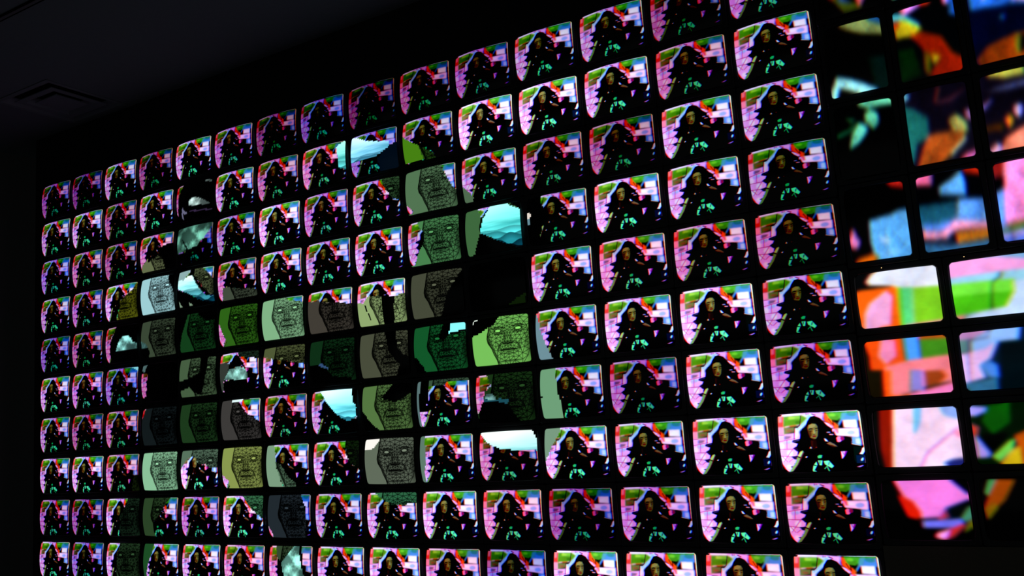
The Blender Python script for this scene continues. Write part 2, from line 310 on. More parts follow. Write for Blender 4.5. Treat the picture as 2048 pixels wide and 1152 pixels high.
MASKED = {
 (4,1): [(('X',(0,0,0)),None),
  (('P',3,'r'),[(-2,-1),(24,-4),(14,13),(8,35),(5,82),(-3,80)]),
  (('C',1.1,(1,1,1)),[(39,64),(42,47),(56,42),(73,50),(94,66),(95,70),(70,68)]),
  (('C',1,(1,1,1)),[(79,2),(91,1),(100,3),(100,11),(82,5)]),
  (('X',(.22,.17,.27)),[(39,76),(99,83),(99,87),(39,80)]),
  (('X',(.4,.4,.5)),[(14,93),(16,76),(20,62),(27,74),(33,80),(30,85),(20,80),(19,97)])],
 (7,1): [(('P',5,'r'),None),
  (('K',1,(.8,1.05,1)),[(103,-2),(88,6),(81,14),(82,31),(85,37),(86,67),(101,76)])],
 (8,1): [(('P',4,'b'),None),
  (('K',.95,(.95,1,1.15)),[(-5,-1),(6,0),(42,22),(66,29),(86,34),(86,46),(65,60),(47,65),(20,62),(-7,65)]),
  (('X',(.02,.07,.11)),[(86,44),(103,37),(101,107),(64,101),(60,69)])],
 (9,1): [(('P',4,'n'),None),
  (('X',(.28,.5,.1)),[(-5,25),(13,47),(34,63),(41,95),(-8,98)]),
  (('F',.35,(.6,1,.4)),[(34,63),(62,87),(65,105),(41,97)])],
 (3,2): [(('P',5,'r'),None),
  (('F',.6,(.85,.88,.65)),[(-3,97),(7,78),(24,68),(31,74),(40,67),(47,69),(60,60),(70,68),(78,106),(44,107)]),
  (('X',(0,0,0)),[(104,32),(83,35),(67,40),(60,51),(70,68),(78,108),(108,114)])],
 (4,2): [(('P',2,'b'),None),
  (('C',.85,(.7,1,.9)),[(-4,70),(-2,0),(26,-11),(99,-1),(96,15),(87,30),(78,43),(69,49),(63,59),(26,65),(1,69)]),
  (('X',(0,0,0)),[(-4,71),(23,68),(41,77),(41,103),(-5,94)]),
  (('X',(.03,.06,.05)),[(16,31),(21,36),(38,67),(33,67)])],
 (8,2): [(('P',5,'n'),None),
  (('F',.42,(.6,.9,.6)),[(62,-6),(102,-2),(100,60),(88,52),(78,37),(70,22)])],
 (9,2): [(('F',.62,(.68,.9,.68)),None),
  (('P',5,'n'),[(73,-8),(102,-4),(101,37),(101,65),(95,59),(86,35),(79,18)]),
  (('P',5,'r'),[(-5,70),(12,91),(11,98),(-6,94)])],
 (10,2): [(('P',5,'n'),None),
  (('F',.6,(.68,.85,.68)),[(-3,60),(10,75),(19,91),(18,103),(-3,98)])],
 (2,3): [(('P',6,'n'),None),
  (('F',.6,(.8,.8,.22)),[(96,2),(89,20),(65,40),(51,50),(54,62),(35,102),(103,107),(103,3)])],
 (3,3): [(('F',.95,(.74,.92,1)),None),
  (('X',(0,0,0)),[(84,-6),(84,11),(95,37),(100,55),(107,57),(108,-1)])],
 (4,3): [(('P',6,'n'),None),
  (('F',.6,(.7,.75,.55)),[(48,15),(52,-7),(68,-4),(103,37),(102,79),(91,77)]),
  (('K',1.1,(1,1,1)),[(-6,39),(-3,25),(13,25),(38,15),(44,16),(64,53),(82,76),(102,82),(103,102),(67,87),(25,59),(0,46)]),
  (('X',(.55,.68,.68)),[(-4,-1),(38,-7),(35,10),(25,19),(18,26),(10,22),(-4,26)]),
  (('X',(0,0,0)),[(38,-8),(53,-7),(48,15),(32,18),(38,7)]),
  (('X',(0,0,0)),[(-6,45),(25,59),(67,88),(103,102),(103,124),(-7,105)]),
  (('X',(.5,.6,.5)),[(-2,75),(11,97),(1,98)]),
  (('X',(.5,.6,.5)),[(31,96),(34,87),(46,97)])],
 (5,3): [(('P',5,'r'),None),
  (('F',.4,(.85,.92,.8)),[(11,103),(15,67),(29,65),(38,69),(57,73),(71,78),(85,78),(101,84),(100,105)])],
 (9,3): [(('F',.62,(.6,1,.65)),None),
  (('P',5,'n'),[(-5,3),(0,-9),(17,-4),(26,17),(36,31),(34,50),(26,63),(17,82),(12,98),(-9,94)])],
 (10,3): [(('F',.5,(.65,1,.65)),None),
  (('P',6,'n'),[(24,-6),(50,-8),(46,7),(38,15),(32,22),(27,5)]),
  (('K',1,(.72,1.08,1.05)),[(52,-6),(73,-7),(83,5),(101,18),(101,95),(89,97),(29,54),(31,43),(37,22)]),
  (('X',(0,0,0)),[(29,55),(89,96),(101,97),(100,126),(0,105),(14,95),(23,73)]),
  (('X',(0,0,0)),[(75,-8),(111,-5),(110,21),(100,17)])],
 (11,3): [(('P',5,'n'),None),
  (('X',(0,0,0)),[(-6,-34),(24,-12),(24,6),(27,20),(33,35),(31,43),(26,64),(19,89),(11,101),(-14,100)]),
  (('X',(.9,.85,.8)),[(-1,27),(7,33),(6,44),(-1,43)]),
  (('X',(.4,.55,.6)),[(-1,43),(6,44),(4,55),(-1,58)])],
 (2,4): [(('P',4,'r'),None),
  (('X',(0,0,0)),[(37,-13),(31,17),(19,45),(18,106),(108,116),(109,-2)]),
  (('C',1.05,(.75,1,1)),[(38,69),(43,54),(51,37),(61,30),(75,29),(85,39),(88,49),(102,54),(102,71),(75,71)])],
 (3,4): [(('F',.38,(.8,.92,.75)),None),
  (('C',.9,(.75,1,1)),[(-5,71),(-1,53),(18,61),(23,72),(2,72)]),
  (('X',(0,0,0)),[(-7,72),(25,72),(28,88),(18,104),(-7,101)])],
 (4,4): [(('F',.36,(.35,.85,.45)),None),
  (('X',(0,0,0)),[(-2,1),(27,-3),(21,25),(8,65),(-2,95)]),
  (('X',(0,0,0)),[(54,-4),(104,-1),(104,24),(78,22),(60,8)])],
 (5,4): [(('F',.5,(.5,.95,.3)),None),
  (('P',5,'r'),[(-5,27),(4,45),(15,74),(21,86),(12,101),(-5,99)])],
 (6,4): [(('F',.8,(.72,.95,.75)),None),
  (('P',6,'n'),[(59,1),(102,-1),(103,17),(72,9)])],
 (7,4): [(('F',.36,(.95,.85,.8)),None),
  (('P',6,'n'),[(-7,20),(-4,-3),(26,-7),(101,-2),(100,41),(62,32),(20,23)])],
 (8,4): [(('F',.72,(.9,1,.7)),None),
  (('P',7,'n'),[(-6,42),(-5,5),(12,-4),(39,-8),(102,-8),(100,35),(85,39),(64,38),(51,35),(27,31),(14,46)]),
  (('X',(0,0,0)),[(56,36),(80,40),(75,111),(54,108)]),
  (('X',(0,0,0)),[(17,51),(20,52),(23,67),(20,66)]),
  (('X',(0,0,0)),[(23,70),(26,71),(29,87),(27,87)])],
 (9,4): [(('F',.38,(.95,.95,.8)),None),
  (('X',(0,0,0)),[(97,7),(115,4),(108,121),(54,112),(64,81),(73,51),(86,30)])],
 (10,4): [(('X',(0,0,0)),None),
  (('X',(.07,.12,.04)),[(67,97),(86,83),(99,77),(98,98)])],
 (2,5): [(('P',4,'b'),None),
  (('X',(.5,.8,.85)),[(81,1),(107,-2),(105,17)])],
 (3,5): [(('X',(0,0,0)),None),
  (('P',4,'r'),[(-4,24),(17,22),(22,27),(20,71),(-5,69)]),
  (('P',4,'r'),[(-3,67),(18,69),(13,88),(0,89)]),
  (('X',(.3,.4,.4)),[(-2,-5),(18,-4),(11,20),(-3,16)])],
 (4,5): [(('F',.5,(.72,.9,.68)),None),
  (('X',(0,0,0)),[(61,-3),(82,-3),(78,38),(71,70),(62,96),(44,89),(32,74),(0,82),(-4,59),(39,50),(63,39)])],
 (5,5): [(('P',6,'n'),None),
  (('X',(.21,.23,.21)),[(-5,22),(19,24),(30,27),(24,53),(12,68),(6,96),(-7,95)]),
  (('F',.28,(.6,.85,.7)),[(48,-6),(103,-4),(103,20),(53,13)]),
  (('X',(0,0,0)),[(30,24),(47,15),(63,33),(41,39),(26,42)]),
  (('C',1.1,(.8,1,.97)),[(12,66),(24,50),(26,42),(41,40),(52,36),(66,40),(71,47),(77,64),(70,71)]),
  (('X',(0,0,0)),[(12,68),(70,72),(72,105),(6,99)])],
 (6,5): [(('P',6,'n'),None),
  (('F',.48,(.85,.9,.6)),[(-4,20),(-4,-1),(30,-11),(102,-6),(99,49),(64,39),(34,31)])],
 (7,5): [(('F',.24,(.45,1,.6)),None),
  (('X',(0,0,0)),[(-8,57),(19,55),(42,71),(55,87),(90,93),(89,108),(-9,100)]),
  (('X',(.2,.3,.45)),[(21,56),(31,54),(45,66),(47,71),(28,62)])],
 (8,5): [(('F',.42,(.9,.9,.75)),None),
  (('X',(0,0,0)),[(54,-6),(77,-5),(80,38),(91,56),(101,60),(99,108),(74,105),(82,76),(64,45)])],
 (9,5): [(('F',.42,(.3,1,.55)),None),
  (('X',(0,0,0)),[(62,-8),(107,-5),(105,19),(70,25),(60,37),(52,27)]),
  (('X',(.55,1,1)),[(72,-3),(100,0),(99,15),(80,20),(71,22)]),
  (('X',(0,0,0)),[(-6,65),(6,69),(17,89),(21,103),(-8,100)])],
 (10,5): [(('F',.82,(.65,1,.5)),None),
  (('X',(0,0,0)),[(-4,37),(10,33),(29,23),(43,14),(55,-8),(-2,-14)]),
  (('X',(.9,.95,.9)),[(-1,8),(1,2),(9,0),(10,3),(3,4),(2,9)])],
 (11,5): [(('P',6,'n'),None),
  (('X',(.43,.56,.6)),[(0,4),(5,17),(9,40),(13,59),(20,82),(24,97),(24,104),(-6,100)])],
 (3,6): [(('F',.17,(.75,.9,1)),None),
  (('P',3,'r'),[(-5,3),(12,-2),(2,29)])],
 (4,6): [(('F',.34,(.5,.85,.5)),None)],
 (5,6): [(('F',.36,(.9,.83,.85)),None),
  (('P',6,'n'),[(46,11),(55,4),(105,-2),(102,61),(80,45),(65,31)]),
  (('X',(.9,1,1)),[(28,-3),(60,-1),(58,5),(30,6)])],
 (7,6): [(('P',5,'n'),None),
  (('K',1.08,(.85,1.05,1.1)),[(20,0),(52,-3),(90,-1),(92,28),(99,43),(97,67),(81,75),(61,59),(39,30)]),
  (('X',(0,0,0)),[(39,30),(61,61),(83,76),(103,65),(106,113),(68,110),(60,78),(27,37)]),
  (('X',(0,0,0)),[(90,-2),(111,-1),(108,68),(98,64),(99,43),(92,28)])],
 (8,6): [(('F',.62,(.7,.92,.55)),None),
  (('X',(0,0,0)),[(51,19),(67,0),(103,-6),(102,20),(82,36),(69,40),(44,30)]),
  (('X',(0,0,0)),[(-7,48),(6,63),(18,83),(37,103),(-9,100)])],
 (9,6): [(('P',6,'n'),None),
  (('F',.5,(.6,.8,.65)),[(24,-6),(101,-3),(101,7),(61,7),(55,13),(35,13),(23,14)]),
  (('X',(.35,.45,.45)),[(-3,0),(8,-1),(5,49),(-4,49)]),
  (('X',(.35,.45,.45)),[(-4,35),(6,36),(6,66),(6,102),(-3,102)]),
  (('X',(0,0,0)),[(8,-3),(24,-6),(24,30),(27,52),(5,49)]),
  (('X',(0,0,0)),[(6,36),(20,38),(22,65),(6,66)])],
 (10,6): [(('F',.28,(.55,.95,.5)),None),
  (('P',5,'r'),[(-2,2),(20,0),(27,18),(32,23),(18,35),(13,61),(-4,59)]),
  (('P',5,'r'),[(-3,48),(14,49),(11,63),(3,78),(-3,86)]),
  (('C',1,(.8,1,1)),[(16,50),(20,38),(31,41),(38,50),(38,63),(15,61)]),
  (('X',(.12,.3,.35)),[(42,51),(56,53),(58,65),(41,64)]),
  (('X',(.12,.3,.35)),[(15,51),(59,55),(59,59),(33,59),(14,56)]),
  (('X',(0,0,0)),[(13,57),(34,56),(59,64),(68,86),(78,104),(-2,102),(4,78)])],
 (11,6): [(('P',5,'n'),None),
  (('X',(.43,.62,.47)),[(0,-2),(27,-7),(28,21),(30,29),(31,53),(34,74),(-4,70)]),
  (('X',(.43,.62,.47)),[(-2,59),(35,63),(34,87),(35,104),(-1,101)]),
  (('X',(0,0,0)),[(-1,54),(4,54),(4,57),(-1,57)])],
 (2,7): [(('P',5,'r'),None),
  (('F',.22,(.65,.85,.4)),[(88,60),(106,52),(106,104),(78,98)])],
 (3,7): [(('F',.82,(.75,1,.83)),None)],
 (4,7): [(('P',8,'n'),None),
  (('F',.6,(.75,.92,.8)),[(-4,-5),(104,-5),(103,46),(85,48),(71,38),(53,36),(45,22),(32,16),(18,24),(-3,53),(-6,53)])],
 (5,7): [(('F',.72,(.85,.9,.5)),None),
  (('P',6,'n'),[(-5,63),(4,69),(18,82),(16,100),(-7,100)])],
 (6,7): [(('P',6,'n'),None),
  (('X',(.48,.61,.5)),[(-3,-2),(17,-6),(26,23),(27,46),(-5,45)]),
  (('X',(.48,.61,.5)),[(-5,23),(26,23),(25,44),(32,65),(40,103),(-8,102)]),
  (('F',.6,(.7,.9,.75)),[(25,39),(40,47),(56,75),(70,93),(72,103),(41,103),(32,65)])],
 (7,7): [(('P',6,'n'),None),
  (('F',.22,(.5,.85,.4)),[(72,-1),(103,-4),(101,53),(83,53),(75,30)]),
  (('F',.22,(.5,.85,.4)),[(79,29),(102,33),(102,68),(87,56)])],
 (8,7): [(('F',.52,(.95,1,.9)),None),
  (('X',(1,.98,.95)),[(-3,-3),(34,-6),(32,5),(27,14),(17,23),(-4,22)])],
 (9,7): [(('P',6,'n'),None),
  (('X',(.37,.48,.42)),[(-4,1),(10,-1),(11,18),(12,31),(13,54),(7,81),(7,101),(-9,101)])],
 (10,7): [(('P',5,'r'),None),
  (('K',1.05,(1,1,1)),[(-1,0),(48,-5),(91,-3),(100,18),(101,42),(78,40),(42,37),(18,24)]),
  (('X',(0,0,0)),[(91,-2),(105,-2),(103,23),(99,18)])],
 (11,7): [(('P',7,'n'),None),
  (('X',(.47,.6,.5)),[(0,0),(30,-3),(26,11),(19,25),(13,35),(7,51),(1,63),(-4,65)])],
 (2,8): [(('P',6,'n'),None),
  (('F',.25,(.6,.9,.7)),[(69,-3),(108,-5),(105,106),(45,108),(47,49),(61,23)])],
 (3,8): [(('P',5,'n'),None),
  (('F',.36,(.65,.92,.6)),[(-6,-3),(85,-3),(72,13),(59,36),(52,47),(35,64),(37,103),(-7,105)])],
 (5,8): [(('P',7,'n'),None),
  (('F',.62,(.5,.9,.65)),[(49,-2),(105,-4),(102,57),(82,39),(69,24)])],
 (6,8): [(('F',.26,(.75,.85,1)),None),
  (('P',5,'b'),[(79,-1),(103,-1),(102,102),(86,103),(91,66),(90,29)]),
  (('P',5,'r'),[(-6,67),(1,72),(12,99),(-7,100)])],
 (8,8): [(('P',6,'n'),None),
  (('F',.55,(.5,1,.72)),[(15,-1),(30,-5),(102,-5),(101,22),(83,25),(54,26),(33,14)])],
 (2,9): [(('P',6,'n'),None),
  (('F',.32,(.65,.95,.65)),[(44,-3),(106,-8),(103,101),(34,106),(38,27)])],
 (3,9): [(('P',6,'n'),None),
  (('X',(.13,.3,.16)),[(-7,1),(33,-7),(29,27),(18,50),(10,79),(9,104),(-12,106)])],
 (6,9): [(('P',6,'r'),None),
  (('F',.38,(.75,.95,.7)),[(16,-4),(66,-7),(53,19),(34,35),(22,28)]),
  (('X',(0,0,0)),[(22,28),(34,38),(35,75),(22,76)]),
  (('C',1.15,(.75,1,.95)),[(63,-3),(71,-3),(76,36),(82,58),(81,77),(40,80),(32,38)]),
  (('X',(0,0,0)),[(71,-1),(77,-4),(83,67),(80,58)])],
}
BIG_PICTURES = {
 'A0': ((0,0,0), [((.6,.15,.1),[(13,63),(34,67),(32,80),(21,74)]),
  ((.22,.27,.05),[(21,74),(32,75),(70,91),(76,97),(43,98)]),
  ((.15,.25,.45),[(34,69),(42,74),(57,88),(33,82)]),
  ((1,.4,.55),[(62,70),(88,75),(69,95)])]),
 'A1': ((.01,.012,.01), [((.45,.52,.3),[(25,-3),(70,-6),(107,1),(106,27),(66,19),(40,8)]),
  ((.1,.28,.5),[(79,-5),(107,1),(103,13),(79,3)]),
  ((.6,.92,.95),[(0,101),(1,91),(14,72),(30,77),(56,87),(80,100),(50,101),(33,93),(17,87),(8,103)]),
  ((.02,.09,.08),[(69,54),(109,55),(99,105),(81,100),(76,92)])]),
 'A2': ((0,.005,.005), [((.4,.85,.68),[(43,2),(48,-3),(72,-5),(104,-1),(102,9),(78,9),(58,9)]),
  ((.42,.9,.78),[(21,61),(28,43),(41,28),(54,32),(55,42),(38,55)]),
  ((.42,.9,.72),[(53,18),(63,11),(75,19),(75,32),(65,40),(54,29)]),
  ((.2,.55,.35),[(18,16),(28,20),(39,22),(29,25)]),
  ((.1,.4,.25),[(-2,39),(22,34),(40,27),(31,37),(5,42)])]),
 'A3': ((0,0,.004), [((.85,.15,.12),[(74,-1),(101,-1),(101,9),(84,6)]),
  ((1,.5,.82),[(9,53),(13,65),(19,73),(11,82),(1,79),(0,69)]),
  ((.35,.68,.98),[(37,47),(73,44),(86,39),(104,38),(101,102),(45,102),(38,92),(35,75)]),
  ((.95,.42,.05),[(2,102),(14,95),(39,92),(47,98),(30,102)]),
  ((.75,.9,1),[(52,71),(68,73),(70,80),(58,79)]),
  ((.6,.85,1),[(48,93),(82,90),(84,93),(57,95)])]),
 'A4': ((.05,.055,.06), [((.9,.92,1),[(13,16),(21,2),(40,-5),(102,-2),(101,40),(49,35),(45,29),(17,23)]),
  ((1,.38,.07),[(-2,33),(5,30),(49,31),(49,90),(50,101),(0,104),(-3,75)]),
  ((1,.68,.9),[(2,103),(6,73),(14,55),(36,36),(43,47),(36,97)]),
  ((1,.75,.1),[(49,33),(56,34),(52,102),(48,101)]),
  ((.35,.85,.5),[(54,34),(71,36),(66,100),(51,101)]),
  ((.5,.82,.15),[(69,37),(101,38),(100,100),(65,98)]),
  ((.95,.5,.68),[(-1,104),(52,100),(100,97),(100,105),(30,107)])]),
 'A5': ((.1,.08,.03), [((1,.32,.08),[(0,-3),(49,-5),(50,40),(21,53),(7,51),(7,27)]),
  ((1,.55,.75),[(21,-1),(38,1),(38,31),(24,44),(16,28)]),
  ((.3,.62,1),[(49,-3),(67,-3),(67,39),(50,40)]),
  ((.25,.52,.12),[(68,1),(101,1),(102,35),(68,39)]),
  ((.7,.3,.1),[(67,-3),(100,-2),(100,6),(69,5)]),
  ((1,.5,.55),[(22,47),(50,40),(102,35),(103,81),(90,82),(66,88),(49,95),(22,103),(23,66)]),
  ((.62,.25,.1),[(69,60),(89,61),(94,72),(84,83),(69,87)]),
  ((.55,.5,.85),[(54,56),(68,58),(66,94),(50,92)]),
  ((1,.5,.78),[(45,98),(68,92),(103,82),(102,102),(49,104)]),
  ((1,.35,.1),[(21,55),(29,54),(25,98),(48,99),(45,107),(18,105)])]),
 'A6': ((.05,.055,.05), [((.55,.1,.03),[(10,-2),(25,-2),(21,42),(15,104),(9,104),(7,69)]),
  ((1,.85,.98),[(25,-2),(102,-1),(103,103),(47,107),(15,104),(21,53)]),
  ((.45,.75,.95),[(52,-2),(62,-1),(59,24),(52,43),(49,41)]),
  ((.55,.68,1),[(81,-2),(102,-1),(103,24),(86,15)]),
  ((1,.58,.7),[(94,42),(104,40),(104,56),(94,51)]),
  ((.12,.14,.42),[(77,95),(88,89),(104,87),(104,102),(85,103)]),
  ((.78,.42,.78),[(46,106),(60,74),(100,34),(101,36),(62,77),(49,106)])]),
 'A7': ((0,0,0), [((1,.5,.92),[(14,-3),(81,-1),(104,31),(74,46),(71,61),(43,63),(35,36),(25,27)]),
  ((.88,.12,.05),[(14,-1),(19,23),(35,35),(43,54),(41,65),(29,61),(22,35)]),
  ((.45,.45,1),[(43,67),(87,64),(91,73),(77,79),(43,79)]),
  ((1,.6,1),[(56,94),(60,87),(74,81),(72,93),(64,99)]),
  ((.75,.15,.15),[(74,81),(91,71),(93,77),(78,95),(64,103),(70,93)]),
  ((.25,.52,.42),[(87,64),(96,46),(105,41),(104,60),(93,71)]),
  ((.37,.37,.05),[(94,73),(106,57),(105,75),(89,90)]),
  ((0,.05,.06),[(73,46),(100,41),(85,64),(75,65)]),
  ((.78,.2,.3),[(63,63),(72,47),(76,62),(66,66)])]),
 'B0': ((0,.003,.003), [((.3,.6,.6),[(4,87),(23,88),(19,97),(3,97)])]),
 'B1': ((.005,.02,.03), [((1,.55,1),[(13,-5),(45,-7),(45,3),(19,10)]),
  ((1,.2,.1),[(43,-5),(72,-7),(63,2),(45,2)]),
  ((.75,.5,1),[(84,-5),(96,-5),(91,9),(84,7)]),
  ((.1,.3,.72),[(96,-5),(106,-3),(107,29),(89,24)]),
  ((.35,.85,.9),[(-1,4),(14,6),(43,28),(37,30),(17,15),(-2,13)]),
  ((.75,.68,.1),[(-1,16),(17,15),(39,30),(47,34),(30,41),(4,39)]),
  ((.8,.2,.05),[(0,15),(12,17),(6,27),(0,24)]),
  ((.52,.1,0),[(25,40),(44,39),(75,51),(87,74),(105,86),(101,104),(45,99),(64,85),(44,63),(36,51)]),
  ((.72,.65,.1),[(55,71),(69,77),(57,86)]),
  ((.02,.11,.03),[(2,54),(28,57),(36,96),(0,100)]),
  ((.32,.26,.02),[(44,66),(55,71),(49,97),(41,95)])]),
 'B2': ((.06,.045,.09), [((.1,.36,.34),[(-3,16),(14,25),(35,40),(32,68),(12,71),(5,90),(-3,99)]),
  ((.68,.3,.1),[(32,64),(65,63),(91,67),(74,82),(56,97),(45,102),(8,102),(21,79)]),
  ((.68,.68,.36),[(66,49),(79,43),(93,55),(92,68),(70,64)]),
  ((.8,.55,1),[(93,39),(105,40),(104,51),(94,52)]),
  ((.88,.4,.72),[(74,102),(88,95),(102,92),(101,102)]),
  ((.8,.74,.62),[(59,92),(86,72),(90,76),(64,94)]),
  ((.42,.16,.16),[(57,1),(61,4),(53,21),(48,22)]),
  ((.3,.14,.2),[(50,21),(74,20),(98,9),(99,11),(75,24),(52,24)]),
  ((.4,.62,.68),[(-1,-2),(10,3),(7,9),(-3,12)])]),
 'B3': ((.01,.015,.03), [((.98,.4,.62),[(-3,-1),(28,-3),(25,14),(-3,9)]),
  ((.62,.12,.05),[(75,-2),(101,-1),(100,9),(81,5)]),
  ((.35,.66,1),[(35,19),(57,10),(72,1),(76,15),(75,34),(35,29)]),
  ((.1,.32,.42),[(-3,38),(60,40),(52,72),(-2,68)]),
  ((.36,.62,1),[(62,38),(104,42),(104,72),(55,64)]),
  ((.3,.52,.95),[(1,62),(25,65),(54,62),(54,72),(32,75),(1,70)]),
  ((1,.6,.78),[(55,64),(104,71),(103,79),(53,76),(33,86),(0,81),(1,71),(31,76)]),
  ((.8,.45,.1),[(52,80),(103,80),(101,91),(53,93)]),
  ((.1,.13,.2),[(3,85),(30,82),(53,91),(35,95)]),
  ((.2,.42,.62),[(-2,87),(36,95),(102,93),(100,102),(-3,102)])]),
 'B4': ((.5,.7,.9), [((1,.65,.92),[(-2,-2),(57,1),(95,13),(93,33),(-2,28)]),
  ((.6,.85,.97),[(-2,28),(55,27),(93,27),(92,47),(-1,39)]),
  ((.46,.92,.25),[(-3,39),(69,42),(68,62),(-4,60)]),
  ((.3,.76,.1),[(-3,60),(68,62),(57,86),(-1,94)]),
  ((.75,.85,1),[(68,46),(93,44),(85,116),(2,105),(29,90),(57,86),(68,62)]),
  ((.9,.5,.5),[(-1,94),(14,93),(6,104),(0,104)]),
  ((.12,.32,.08),[(46,42),(54,36),(56,27),(58,29),(56,38),(47,44),(43,89),(40,88)])]),
 'B5': ((.05,.12,.16), [((.72,.5,.72),[(-1,-1),(34,-1),(32,10),(-1,14)]),
  ((.35,.5,.5),[(-1,12),(11,13),(10,34),(-2,35)]),
  ((.55,.72,1),[(12,14),(38,0),(69,-1),(65,21),(43,21),(33,48),(11,52)]),
  ((.92,.72,.97),[(-1,37),(29,31),(42,21),(33,48),(20,57),(24,79),(-1,87)]),
  ((.28,.5,.88),[(20,57),(31,51),(38,59),(38,80),(26,79)]),
  ((.01,.07,.09),[(44,25),(67,21),(82,27),(75,105),(36,101)]),
  ((.2,.42,.58),[(-1,88),(36,80),(35,102),(2,104)]),
  ((.3,.3,.42),[(9,14),(32,11),(33,3),(34,4),(33,13),(11,16),(7,85),(6,85)])]),
 'B6': ((.01,.09,.015), [((.66,.6,1),[(0,1),(19,5),(18,13),(4,20),(0,18)]),
  ((.66,.55,.92),[(1,27),(5,54),(17,81),(14,88),(1,89)]),
  ((.85,.25,.25),[(0,31),(9,37),(5,54),(1,50)]),
  ((.06,.32,.05),[(20,3),(45,-1),(43,32),(22,51),(12,28)]),
  ((0,.02,.01),[(10,49),(40,49),(19,80),(12,63)]),
  ((.42,.78,.3),[(17,87),(39,61),(46,58),(41,77),(25,96)]),
  ((.8,.68,.1),[(26,98),(41,77),(50,68),(50,102),(36,108)]),
  ((.7,.3,.04),[(46,53),(70,40),(64,110),(49,105),(49,74)])]),
 'B7': ((0,0,0), [((.25,.58,.36),[(9,1),(19,1),(7,29),(3,23)]),
  ((.62,.26,.03),[(19,1),(40,2),(26,35),(5,61),(1,49),(7,32)]),
  ((.52,.36,.03),[(1,49),(14,38),(17,48),(4,68)]),
  ((.5,.45,.85),[(21,106),(44,107),(44,108),(21,107)])]),
 'C1': ((0,.03,.12), [((.15,.42,.9),[(3,-6),(113,16),(107,37),(3,26)]),
  ((1,.75,.97),[(25,-1),(46,3),(25,17)]),
  ((1,.75,.97),[(61,6),(113,16),(108,35),(69,27)]),
  ((.52,.2,.03),[(21,79),(62,71),(99,71),(91,105),(8,100),(1,94)]),
  ((.5,.42,.1),[(63,73),(71,74),(66,95),(60,96)]),
  ((.03,.02,.01),[(71,74),(83,74),(77,94),(66,95)]),
  ((.22,.5,.95),[(43,45),(54,44),(48,50)])]),
 'C2': ((.06,.045,.09), [((.68,.68,.26),[(14,-4),(68,-6),(69,9),(38,9),(14,2)]),
  ((.25,.28,.48),[(8,21),(66,17),(84,15),(82,24),(34,26)]),
  ((.72,.5,.92),[(-3,41),(16,32),(13,36),(-1,45)]),
  ((.82,.66,.97),[(45,49),(54,46),(57,53),(50,63),(45,58)]),
  ((.9,.48,.1),[(30,62),(38,57),(42,65),(35,75)]),
  ((1,.55,.45),[(16,99),(29,85),(49,78),(71,72),(64,106)]),
  ((.92,.66,.88),[(-2,99),(12,90),(19,93),(16,101),(1,103)]),
  ((.3,.15,.02),[(0,67),(25,66),(26,75),(0,72)])]),
 'C3': ((.35,.56,.97), [((.52,.1,.1),[(-3,-2),(18,-3),(13,21),(-4,16)]),
  ((.01,.01,.03),[(-4,18),(15,18),(14,32),(-2,38)]),
  ((1,.55,.87),[(18,-3),(63,-6),(44,84),(9,77),(15,26)]),
  ((.68,.36,.2),[(-3,79),(25,76),(46,74),(45,79),(9,81)]),
  ((.25,.46,.15),[(-2,86),(14,81),(45,78),(44,85),(-1,89)]),
  ((.7,.6,1),[(-1,90),(44,86),(42,94),(-1,96)]),
  ((.3,.46,.97),[(-1,96),(42,94),(40,106),(0,102)])]),
}

# ------------------------------------------------------------------ painting the programmes (flat pictures on the tubes)
RNG = np.random.default_rng(7)


def inside(poly, U, V):
    p = np.asarray(poly, float)
    res = np.zeros(U.shape, bool)
    n = len(p)
    for i in range(n):
        x0, y0 = p[i]
        x1, y1 = p[(i + 1) % n]
        if y0 == y1:
            continue
        c = (y0 > V) != (y1 > V)
        res ^= c & (U < (x1 - x0) * (V - y0) / (y1 - y0) + x0)
    return res


def grid(nx, ny):
    u = (np.arange(nx) + 0.5) / nx * 100
    v = (np.arange(ny) + 0.5) / ny * 100
    return np.meshgrid(u, v)


def blur(img, s):
    r = max(1, int(3 * s))
    k = np.exp(-0.5 * (np.arange(-r, r + 1) / s) ** 2)
    k /= k.sum()
    for ax in (0, 1):
        pad = [(0, 0)] * img.ndim
        pad[ax] = (r, r)
        q = np.pad(img, pad, mode='edge')
        out = np.zeros_like(img)
        for j, w in enumerate(k):
            sl = [slice(None)] * img.ndim
            sl[ax] = slice(j, j + img.shape[ax])
            out += w * q[tuple(sl)]
        img = out
    return img


def clouds(nx, ny, seed, octs=((4, 3), (8, 6), (16, 12), (32, 24), (64, 48)), fall=0.55):
    r = np.random.default_rng(seed)
    out = np.zeros((ny, nx)); a = 1.0; tot = 0
    for gx, gy in octs:
        g = r.random((gy + 1, gx + 1))
        x = np.linspace(0, gx - 1e-6, nx); y = np.linspace(0, gy - 1e-6, ny)
        xi, yi = x.astype(int), y.astype(int)
        fx = (x - xi)[None, :]; fy = (y - yi)[:, None]
        fx = fx * fx * (3 - 2 * fx); fy = fy * fy * (3 - 2 * fy)
        q = (g[yi][:, xi] * (1 - fx) + g[yi][:, xi + 1] * fx) * (1 - fy) + (g[yi + 1][:, xi] * (1 - fx) + g[yi + 1][:, xi + 1] * fx) * fy
        out += a * q; tot += a; a *= fall
    return out / tot


NX, NY = 320, 240      # working size of every painted programme


